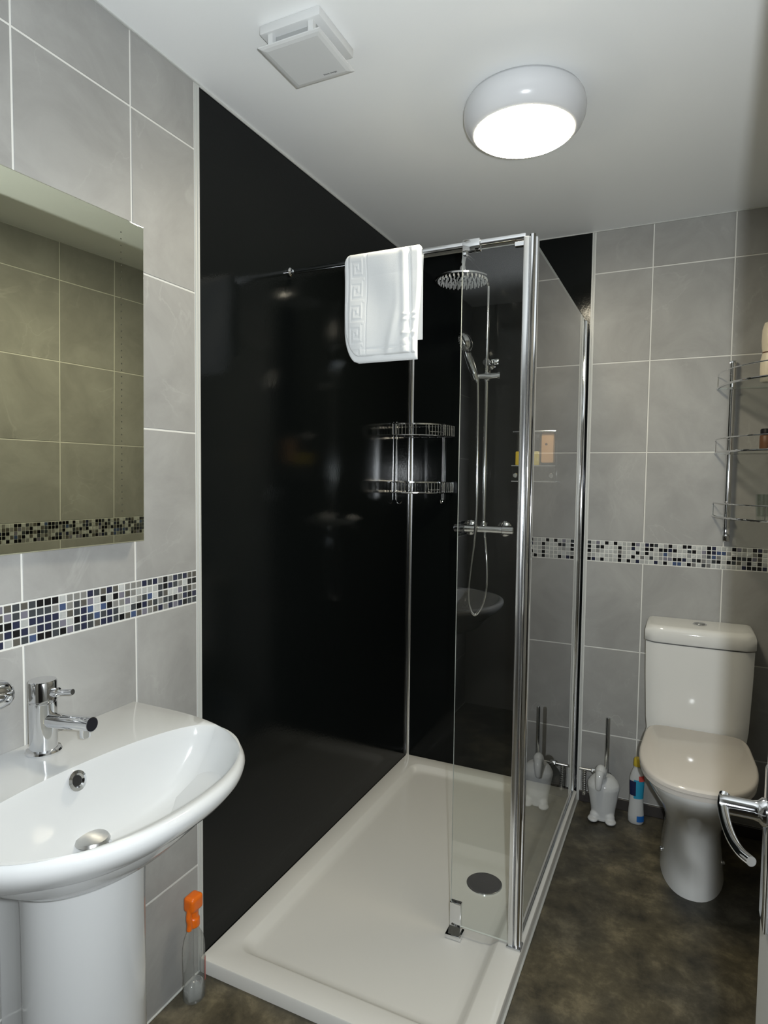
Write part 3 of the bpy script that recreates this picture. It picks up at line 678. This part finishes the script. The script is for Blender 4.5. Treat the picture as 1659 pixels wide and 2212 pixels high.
bm = B(); lathe(bm, [(0.014, 0), (0.014, 0.045), (0.011, 0.048)], (0.07, YB - 0.135, 0.600), seg=16); recalc(bm); part('fixing_nut', bm, WPLAST, bs, label='white plastic fixing under the bowl')

YT = -1.838; TXC = 0.056
tp = thing('basin_tap', 'chrome mixer tap with small side lever on the basin ledge', 'tap', (TXC, YT, 0.7902))
bm = B(); lathe(bm, [(0.0305, 0), (0.031, 0.003), (0.029, 0.0065), (0.0240, 0.0085), (0.0240, 0.094), (0.0228, 0.095), (0.0228, 0.097)], (TXC, YT, 0.7902), seg=40); recalc(bm); part('body', bm, CHROME, tp)
bm = B(); lathe(bm, [(0.0228, 0.0972), (0.0240, 0.0982), (0.0240, 0.132), (0.0225, 0.1345), (0.0, 0.1350)], (TXC, YT, 0.7902), seg=40, caps=False); recalc(bm); hn = part('handle_cap', bm, CHROME, tp)
bm = B(); tube(bm, [(TXC + 0.018, YT + 0.003, 0.903), (TXC + 0.034, YT + 0.006, 0.905), (TXC + 0.036, YT + 0.006, 0.905), (TXC + 0.066, YT + 0.011, 0.909)], [0.0085, 0.0085, 0.0052, 0.0052], 16); recalc(bm); part('lever', bm, CHROME, hn)
bm = B(); tube(bm, [(TXC + 0.012, YT, 0.852), (TXC + 0.050, YT + 0.001, 0.855), (TXC + 0.100, YT + 0.002, 0.861), (TXC + 0.124, YT + 0.003, 0.862)], [0.0135, 0.0135, 0.0130, 0.0130], 28, caps=True); recalc(bm); sp = part('spout', bm, CHROME, tp)
bm = B(); lathe(bm, [(0.0118, 0), (0.0118, 0.0006)], (TXC + 0.1242, YT + 0.003, 0.862), (1, 0, 0), 24); part('spout_end', recalc(bm), DARKM, sp, label='dark spout end')
bm = B(); lathe(bm, [(0.0095, 0.004), (0.0095, -0.014), (0.0085, -0.016)], (TXC + 0.108, YT + 0.002, 0.853), seg=20); recalc(bm); part('aerator', bm, CHROME, sp)

hl = thing('wall_soap_holder', 'rounded chrome wall holder left of the basin tap, cut by the frame', 'holder', (0.01, -1.94, 0.915))
bm = B(); HY = [(-2.03, 0.020), (-2.0, 0.0262), (-1.915, 0.0262), (-1.898, 0.0235), (-1.890, 0.017), (-1.888, 0.008)]
rings = []
for y, hz in HY: rings.append([Vector((0.036 + 0.022 * sgn(math.cos(a), 0.8) * (hz / 0.0262) ** 0.5, y, 0.915 + hz * sgn(math.sin(a), 0.8))) for a in [2 * PI * k / 24 for k in range(24)]])
loft(bm, rings); recalc(bm); part('body', bm, CHROME, hl, smooth=50)
bm = B(); tube(bm, [(0.0005, -1.955, 0.915), (0.004, -1.955, 0.915), (0.005, -1.955, 0.915), (0.020, -1.955, 0.915)], [0.022, 0.022, 0.010, 0.010], 20); recalc(bm); part('wall_mount', bm, CHROME, hl)
bm = B(); tube(bm, [(0.0575, -1.985, 0.921), (0.0595, -1.935, 0.923), (0.0597, -1.912, 0.921), (0.0597, -1.905, 0.915), (0.0597, -1.912, 0.909), (0.0595, -1.935, 0.907), (0.0575, -1.985, 0.909)], 0.0014, 8); recalc(bm); part('reflection_ridge', bm, ALU, hl)  # thin loop modelled in place of a D-shaped reflection on the chrome

# ================================================================== TOILET
tc_ = thing('toilet', 'white close-coupled toilet with lid down on the back wall', 'toilet', (1.173, -0.3, 0))
XT = 1.173
bm = B()
R_ = [dshape(XT, 0.098, -0.02, -0.480, -0.26, 0.0005), dshape(XT, 0.096, -0.02, -0.478, -0.26, 0.02), dshape(XT, 0.088, -0.02, -0.470, -0.26, 0.08), dshape(XT, 0.084, -0.02, -0.470, -0.26, 0.14),
      dshape(XT, 0.088, -0.02, -0.485, -0.26, 0.19), dshape(XT, 0.103, -0.02, -0.515, -0.27, 0.24), dshape(XT, 0.126, -0.015, -0.560, -0.28, 0.29), dshape(XT, 0.148, -0.012, -0.602, -0.30, 0.335),
      dshape(XT, 0.160, -0.010, -0.628, -0.32, 0.370), dshape(XT, 0.164, -0.010, -0.636, -0.32, 0.388), dshape(XT, 0.162, -0.010, -0.634, -0.32, 0.394)]
loft(bm, R_); recalc(bm); pan = part('pan', bm, CERAMIC2, tc_, smooth=50)
for sx in (-1, 1):
    bm = B(); lathe(bm, [(0.009, 0), (0.009, 0.004), (0.006, 0.007), (0.0, 0.008)], (XT + sx * 0.091, -0.30, 0.045), (sx, 0, 0), 14, caps=False); recalc(bm); part('bolt_cap', bm, CHROME, pan)
bm = B(); loft(bm, [dshape(XT, 0.164, -0.178, -0.640, -0.40, 0.394, nf=2.45, nb=8, taper=0.07), dshape(XT, 0.166, -0.178, -0.646, -0.40, 0.397, nf=2.45, nb=8, taper=0.07), dshape(XT, 0.166, -0.178, -0.646, -0.40, 0.407, nf=2.45, nb=8, taper=0.07), dshape(XT, 0.164, -0.178, -0.642, -0.40, 0.410, nf=2.45, nb=8, taper=0.07)]); recalc(bm); part('seat', bm, SEAT, tc_, smooth=40)
bm = B(); loft(bm, [dshape(XT, 0.166, -0.177, -0.648, -0.40, 0.4115, nf=2.45, nb=8, taper=0.07), dshape(XT, 0.168, -0.176, -0.652, -0.40, 0.414, nf=2.45, nb=8, taper=0.07), dshape(XT, 0.168, -0.176, -0.652, -0.40, 0.424, nf=2.45, nb=8, taper=0.07), dshape(XT, 0.165, -0.178, -0.648, -0.40, 0.4285, nf=2.45, nb=8, taper=0.07), dshape(XT, 0.160, -0.181, -0.642, -0.40, 0.4310, nf=2.45, nb=8, taper=0.07)]); recalc(bm); part('lid', bm, SEAT, tc_, smooth=40)
def cring(hw, y0, z, bulge=0.008, n=12):
    out = []
    r = 0.022
    for k in range(n + 1):      # front, bulged, with rounded corners
        u = -1 + 2 * k / n; x = XT + hw * u
        y = y0 - bulge * (1 - u * u) + 0.018 * max(0, (abs(u) - 0.86) / 0.14) ** 2
        out.append(Vector((x, y, z)))
    out += [Vector((XT + hw, -0.003, z)), Vector((XT - hw, -0.003, z))]
    return out
bm = B(); loft(bm, [cring(0.158, -0.160, 0.392), cring(0.163, -0.163, 0.44), cring(0.169, -0.166, 0.60), cring(0.172, -0.167, 0.722)]); recalc(bm); cs = part('cistern', bm, CERAMIC2, tc_, smooth=50)
bm = B(); loft(bm, [cring(0.1735, -0.170, 0.7265), cring(0.1755, -0.172, 0.730), cring(0.1755, -0.172, 0.762), cring(0.1725, -0.168, 0.775), cring(0.166, -0.160, 0.782), cring(0.155, -0.148, 0.7845)]); recalc(bm); cl = part('cistern_lid', bm, CERAMIC2, tc_, smooth=50)
bm = B(); lathe(bm, [(0.023, 0), (0.023, 0.003), (0.0205, 0.0045), (0.018, 0.0035)], (XT + 0.002, -0.082, 0.7843), seg=28); recalc(bm); bt_ = part('flush_ring', bm, CHROME, cl)
for s_ in (-1, 1):
    bm = B(); pts = [(XT + 0.002 + s_ * 0.0012, -0.082 - 0.016, 0), (XT + 0.002 + s_ * 0.0012, -0.082 + 0.016, 0)]
    ring = [Vector((XT + 0.002 + s_ * (0.001 + 0.016 * math.cos(a)), -0.082 + 0.0165 * math.sin(a), 0.7878)) for a in [-PI / 2 + PI * k / 12 for k in range(13)]]
    loft(bm, [ring, [p + Vector((0, 0, 0.0022)) for p in ring]]); recalc(bm); part('flush_button', bm, STEEL, cl)

# ================================================================== TOILET BRUSH IN BIRD-SHAPED POT
br = thing('toilet_brush', 'white ceramic bird-shaped brush pot with steel handled brush beside the toilet', 'toilet brush', (0.868, -0.105, 0))
def ell(bm, c, r, rot=None, seg=20):
    m4 = Matrix.Translation(c) @ (rot.to_4x4() if rot else Matrix.Identity(4)) @ Matrix.Diagonal((*r, 1))
    bmesh.ops.create_uvsphere(bm, u_segments=seg, v_segments=seg // 2 + 4, radius=1, matrix=m4)
def remeshed(bm, vox, it=3):
    me = bpy.data.meshes.new('tmp'); bm.to_mesh(me); bm.free(); o = bpy.data.objects.new('tmp_remesh', me); place(o)
    md = o.modifiers.new('r', 'REMESH'); md.mode = 'VOXEL'; md.voxel_size = vox
    sm = o.modifiers.new('s', 'SMOOTH'); sm.factor = 0.5; sm.iterations = it
    bpy.context.view_layer.update()
    m2 = bpy.data.meshes.new_from_object(o.evaluated_get(bpy.context.evaluated_depsgraph_get()))
    bpy.data.objects.remove(o); b = B(); b.from_mesh(m2); return b
cx = 0.868
bm = B()
rg = lambda rx, ry, z, yo=0: [Vector((cx + rx * math.cos(a), -0.105 + yo + ry * math.sin(a), z)) for a in [2 * PI * k / 32 for k in range(32)]]
loft(bm, [rg(0.044, 0.034, 0.004), rg(0.043, 0.034, 0.02), rg(0.045, 0.038, 0.045), rg(0.051, 0.042, 0.08), rg(0.056, 0.046, 0.112), rg(0.060, 0.048, 0.130), rg(0.058, 0.046, 0.142), rg(0.050, 0.040, 0.155, 0.003), rg(0.038, 0.032, 0.166, 0.006), rg(0.028, 0.026, 0.171, 0.008)])
for sx in (-1, 1):
    ell(bm, (cx + sx * 0.032, -0.138, 0.011), (0.020, 0.024, 0.0095), Matrix.Rotation(sx * -0.25, 3, 'Z'))
    ell(bm, (cx + sx * 0.026, -0.125, 0.022), (0.020, 0.020, 0.018))
ell(bm, (cx - 0.008, -0.137, 0.196), (0.0215, 0.024, 0.028))
ell(bm, (cx - 0.009, -0.130, 0.165), (0.019, 0.020, 0.028))
tube(bm, smoothpts([(cx - 0.009, -0.150, 0.202), (cx - 0.011, -0.163, 0.180), (cx - 0.012, -0.167, 0.158), (cx - 0.013, -0.165, 0.138)], 4), [0.017, 0.0165, 0.016, 0.0155, 0.015, 0.0145, 0.014, 0.0135, 0.013, 0.0125, 0.012, 0.011, 0.009], 14)
recalc(bm); bm = remeshed(bm, 0.0028, 5); part('pot', bm, CERAMIC, br, smooth=80, label='glazed white bird-shaped pot')
bm = B(); tube(bm, [(cx + 0.008, -0.085, 0.10), (cx + 0.008, -0.085, 0.388), (cx + 0.008, -0.085, 0.391)], [0.0075, 0.0075, 0.006], 18); recalc(bm); part('handle', bm, CHROME, br, label='steel brush handle')
bm = B(); lathe(bm, [(0.018, 0), (0.0195, 0.002), (0.018, 0.004)], (cx + 0.008, -0.085, 0.166), seg=24); part('collar', recalc(bm), DARKM, br)

# ================================================================== CLEANER BOTTLE
cbt = thing('cleaner_bottle', 'white toilet cleaner bottle with blue label and yellow cap beside the toilet', 'bottle', (0.984, -0.075, 0))
bxc, byc = 0.984, -0.075
er = lambda rx, ry, z, dx=0: [Vector((bxc + dx + rx * math.cos(a), byc + ry * math.sin(a), z)) for a in [2 * PI * k / 28 for k in range(28)]]
bm = B(); loft(bm, [er(0.024, 0.017, 0.0005), er(0.028, 0.020, 0.006), er(0.029, 0.021, 0.03), er(0.026, 0.019, 0.07), er(0.024, 0.018, 0.11), er(0.026, 0.019, 0.15), er(0.026, 0.019, 0.175), er(0.019, 0.015, 0.200), er(0.014, 0.013, 0.214, 0.001), er(0.013, 0.013, 0.222, 0.001)])
recalc(bm); bb = part('body', bm, mat('bottle_white_plastic', (0.46, 0.47, 0.47), 0.35), cbt, smooth=50)
def wrap(bm, a0, a1, zs, grow=0.0006, mi=0):
    rr = []
    for rx, ry, z in zs: rr.append([Vector((bxc + (rx + grow) * math.cos(a), byc + (ry + grow) * math.sin(a), z)) for a in [a0 + (a1 - a0) * k / 10 for k in range(11)]])
    loft(bm, rr, False, False, mi, closed=False)
bm = B(); wrap(bm, -PI * 0.62, -0.05, [(0.024, 0.018, 0.100), (0.0245, 0.0183, 0.12), (0.026, 0.019, 0.15), (0.026, 0.019, 0.172)]); part('blue_label', bm, CYAN, bb, label='bright blue label')
bm = B(); wrap(bm, -PI * 0.88, -PI * 0.52, [(0.0243, 0.0181, 0.110), (0.0247, 0.0184, 0.125), (0.026, 0.019, 0.15), (0.026, 0.019, 0.166)], 0.001); part('dark_label', bm, NAVY, bb, label='navy patch of the label')
bm = B(); wrap(bm, -PI * 0.45, -0.1, [(0.029, 0.021, 0.012), (0.0289, 0.0209, 0.035)]); part('lower_label', bm, BLUE, bb, label='blue patch near the base')
bm = B(); wrap(bm, -PI * 0.40, -0.05, [(0.0262, 0.0192, 0.168), (0.0225, 0.0172, 0.188)], 0.0012); part('red_label', bm, REDL, bb, label='small red mark on the shoulder')
bm = B(); lathe(bm, [(0.0150, 0), (0.0155, 0.004), (0.0140, 0.026), (0.0120, 0.030)], (bxc + 0.001, byc, 0.2215), seg=20); recalc(bm); part('cap', bm, YELLOW, cbt, label='yellow cap')

# ================================================================== SPRAY BOTTLE
sb = thing('spray_bottle', 'clear spray bottle with orange trigger on the floor by the pedestal', 'spray bottle', (0.046, -1.437, 0))
sx0, sy0 = 0.046, -1.437
er2 = lambda rx, ry, z: [Vector((sx0 + rx * math.cos(a), sy0 + ry * math.sin(a), z)) for a in [2 * PI * k / 28 for k in range(28)]]
prof = [(0.022, 0.0005), (0.025, 0.005), (0.0255, 0.03), (0.0245, 0.06), (0.0255, 0.10), (0.025, 0.135), (0.021, 0.158), (0.015, 0.174), (0.0115, 0.185), (0.0115, 0.195)]
bm = B(); loft(bm, [er2(r, r * 1.15 if z < 0.16 else r, z) for r, z in prof], True, False)
bmesh.ops.solidify(bm, geom=bm.faces[:], thickness=-0.0012); recalc(bm); bd = part('body', bm, BOTTLEP, sb, smooth=50)
bm = B()
def petal(r, z): return [Vector((sx0 + r * (1 + 0.09 * math.cos(5 * a)) * math.cos(a), sy0 + 1.12 * r * (1 + 0.09 * math.cos(5 * a)) * math.sin(a), z)) for a in [2 * PI * k / 60 for k in range(60)]]
loft(bm, [petal(0.016, 0.0025), petal(0.0205, 0.006), petal(0.0215, 0.020), petal(0.0205, 0.036), petal(0.014, 0.046), petal(0.004, 0.050)]); recalc(bm); part('base', bm, BOTTLEB, sb, label='clear lobed base added for glints', smooth=50)  # lobed inner base added to give bright glints low in the bottle
bm = B(); rr = []
for z in (0.045, 0.075, 0.105): rr.append([Vector((sx0 + 0.0263 * math.cos(a), sy0 + 0.0300 * math.sin(a), z)) for a in [0.35 + 0.5 * k / 8 for k in range(9)]])
loft(bm, rr, False, False, closed=False); part('red_print', bm, REDL, bd, label='faded red print on the side')
bm = B(); tube(bm, [(sx0, sy0, 0.010), (sx0, sy0, 0.20)], 0.0015, 8); part('dip_tube', recalc(bm), CLEARP, sb)
bm = B()
lathe(bm, [(0.0145, 0), (0.0150, 0.003), (0.0145, 0.020), (0.011, 0.024)], (sx0, sy0, 0.187), seg=20)
box(bm, sx0 - 0.0165, sx0 + 0.0165, sy0 - 0.022, sy0 + 0.020, 0.228, 0.267, 0.009, 3)
tube(bm, smoothpts([(sx0, sy0, 0.200), (sx0, sy0, 0.218), (sx0, sy0, 0.240)], 3), 0.0118, 14)
tube(bm, smoothpts([(sx0 + 0.002, sy0 - 0.016, 0.240), (sx0 + 0.003, sy0 - 0.021, 0.218), (sx0 + 0.003, sy0 - 0.018, 0.202), (sx0 + 0.003, sy0 - 0.020, 0.186)], 4), 0.0068, 10)
recalc(bm); bm = remeshed(bm, 0.0016, 4); part('trigger_head', bm, ORANGE, sb, smooth=80, label='orange trigger head')

# ================================================================== WATER PIPE BEHIND THE BRUSH
pp = thing('water_pipe', 'low chrome water pipe with valve and braided hose behind the white brush pot', 'pipe', (0.8, -0.02, 0.14))
bm = B(); tube(bm, [(0.766, -0.022, 0.143), (0.868, -0.022, 0.143)], 0.0060, 12); part('pipe', recalc(bm), STEEL, pp)
bm = B(); tube(bm, [(0.812, -0.022, 0.143), (0.814, -0.022, 0.143), (0.836, -0.022, 0.143), (0.838, -0.022, 0.143)], [0.008, 0.0115, 0.0115, 0.008], 6); tube(bm, [(0.824, -0.022, 0.143), (0.824, -0.040, 0.143)], 0.006, 8); part('valve', recalc(bm), STEEL, pp)
bm = B(); HP = smoothpts([(0.786, -0.022, 0.140), (0.786, -0.026, 0.10), (0.788, -0.030, 0.06), (0.788, -0.030, 0.0415)], 10)
tube(bm, HP, [0.0078 + (0.0012 if i % 2 else -0.0012) for i in range(len(HP))], 10); part('braided_hose', recalc(bm), STEEL, pp, smooth=0)

# ================================================================== CORNER GLASS SHELF RACK (back right)
rk = thing('glass_shelf_rack', 'three-tier glass corner shelf with chrome rails above the toilet', 'shelf', (1.25, -0.02, 1.4))
bm = B(); tube(bm, [(1.250, -0.024, 1.135), (1.250, -0.024, 1.72)], 0.0115, 20); part('pole', recalc(bm), CHROME, rk)
for z in (1.695, 1.105):
    bm = B(); box(bm, 1.238, 1.262, -0.020, -0.0005, z - 0.022, z + 0.035, 0.004, 2); e_ = part('end_bracket', bm, CHROME, rk)
    bm = B(); lathe(bm, [(0.006, 0), (0.006, 0.002), (0.003, 0.003)], (1.250, -0.0202, z), (0, -1, 0), 14); part('screw', recalc(bm), ALU, e_)
EX, EY = XR - 0.001, -0.001
def el(rx, ry, z, n=24): return [Vector((EX - rx * math.cos(PI / 2 * k / n), EY - ry * math.sin(PI / 2 * k / n), z)) for k in range(n + 1)]
for z in (1.637, 1.406, 1.179):
    a = el(0.272, 0.325, z)
    bm = B(); lo = [Vector((EX, EY, z - 0.006))] + [p - Vector((0, 0, 0.006)) for p in a]; hi = [Vector((EX, EY, z))] + a
    loft(bm, [lo, hi]); recalc(bm)
    for f in bm.faces: f.normal_update(); f.material_index = 0 if abs(f.normal.z) > 0.9 else 1
    gs = part('glass_shelf', bm, [GLASS, GEDGE], rk, smooth=20)
    bm = B(); rail = el(0.274, 0.327, z + 0.045)
    tube(bm, [el(0.274, 0.327, z - 0.002)[0]] + [el(0.274, 0.327, z + 0.038)[0]] + rail[1:], 0.0022, 8); part('guard_rail', recalc(bm), CHROME, gs)
    bm = B(); tube(bm, el(0.2755, 0.3285, z - 0.003), 0.0034, 8); part('front_rim', recalc(bm), CHROME, gs)
    for k in (8, 16):
        q = el(0.274, 0.327, z)[k]
        bm = B(); tube(bm, [q, q + Vector((0, 0, 0.045))], 0.0018, 6); part('rail_post', recalc(bm), CHROME, gs)
    bm = B(); lathe(bm, [(0.0145, 0), (0.017, 0.002), (0.0145, 0.004)], (1.250, -0.024, z - 0.010), seg=20); part('shelf_clip', recalc(bm), CHROME, gs)
bo = thing('lotion_bottle', 'beige rounded bottle on the top glass shelf at the right frame edge', 'bottle', (1.352, -0.100, 1.637))
bm = B(); lathe(bm, [(0.021, 0.0005), (0.025, 0.004), (0.0265, 0.04), (0.026, 0.075), (0.0215, 0.095), (0.0205, 0.10), (0.0235, 0.115), (0.025, 0.14), (0.024, 0.175), (0.018, 0.198), (0.0, 0.205)], (1.352, -0.100, 1.637), seg=36, caps=False); recalc(bm); part('body', bm, BEIGE, bo, smooth=70)
bm = B(); lathe(bm, [(0.0218, 0.0965), (0.0212, 0.0985), (0.0218, 0.1005)], (1.352, -0.100, 1.637), seg=36, caps=False); part('cap_seam', recalc(bm), BROWN, bo)
tm = thing('tumbler', 'clear glass tumbler on the lowest glass shelf at the right frame edge', 'glass', (1.350, -0.150, 1.179))
bm = B(); lathe(bm, [(0.022, 0.0005), (0.026, 0.08), (0.0245, 0.08), (0.0205, 0.008), (0.0, 0.006)], (1.350, -0.150, 1.179), seg=32, caps=False)
recalc(bm); part('body', bm, TUMBLER, tm, smooth=50)
jr = thing('dark_jar', 'dark small jar on the middle glass shelf at the right frame edge', 'jar', (1.352, -0.12, 1.406))
bm = B(); lathe(bm, [(0.018, 0.0005), (0.020, 0.003), (0.020, 0.048), (0.017, 0.052), (0.0, 0.053)], (1.352, -0.12, 1.406), seg=28, caps=False); recalc(bm); part('body', bm, BROWN, jr, smooth=50)
bm = B(); lathe(bm, [(0.0185, 0.053), (0.0185, 0.070), (0.016, 0.073), (0.0, 0.073)], (1.352, -0.12, 1.406), seg=28, caps=False); recalc(bm); part('lid', bm, DARKM, jr, smooth=50)

# ================================================================== DOOR LEAF
DX0, DX1, DY0, DY1 = 1.190, 1.229, -2.62, -1.900
bm = B(); box(bm, DX0, DX1, DY0, DY1, 0.006, 1.985, 0.0015, 1); dr = part('door_1', bm, DOORP, smooth=0, kind='structure')
bm = B(); box(bm, DX0 - 0.004, DX0, -1.957, -1.921, 0.895, 1.040, 0.0025, 2); hp = part('handle_plate', bm, CHROME, dr)
bm = B(); lathe(bm, [(0.0125, 0), (0.0125, 0.003), (0.0095, 0.006), (0.0085, 0.010), (0.0085, 0.038)], (DX0 - 0.004, -1.940, 1.001), (-1, 0, 0), 20)
pts = smoothpts([(DX0 - 0.037, -1.930, 1.006), (DX0 - 0.039, -1.940, 1.001), (DX0 - 0.038, -1.965, 0.998), (DX0 - 0.035, -1.992, 0.997), (DX0 - 0.030, -2.014, 0.998), (DX0 - 0.023, -2.030, 1.000)], 6)
tube(bm, pts, [0.0048 - 0.0008 * i / len(pts) for i in range(len(pts))], 14); recalc(bm); part('lever_handle', bm, CHROME, dr, smooth=60)
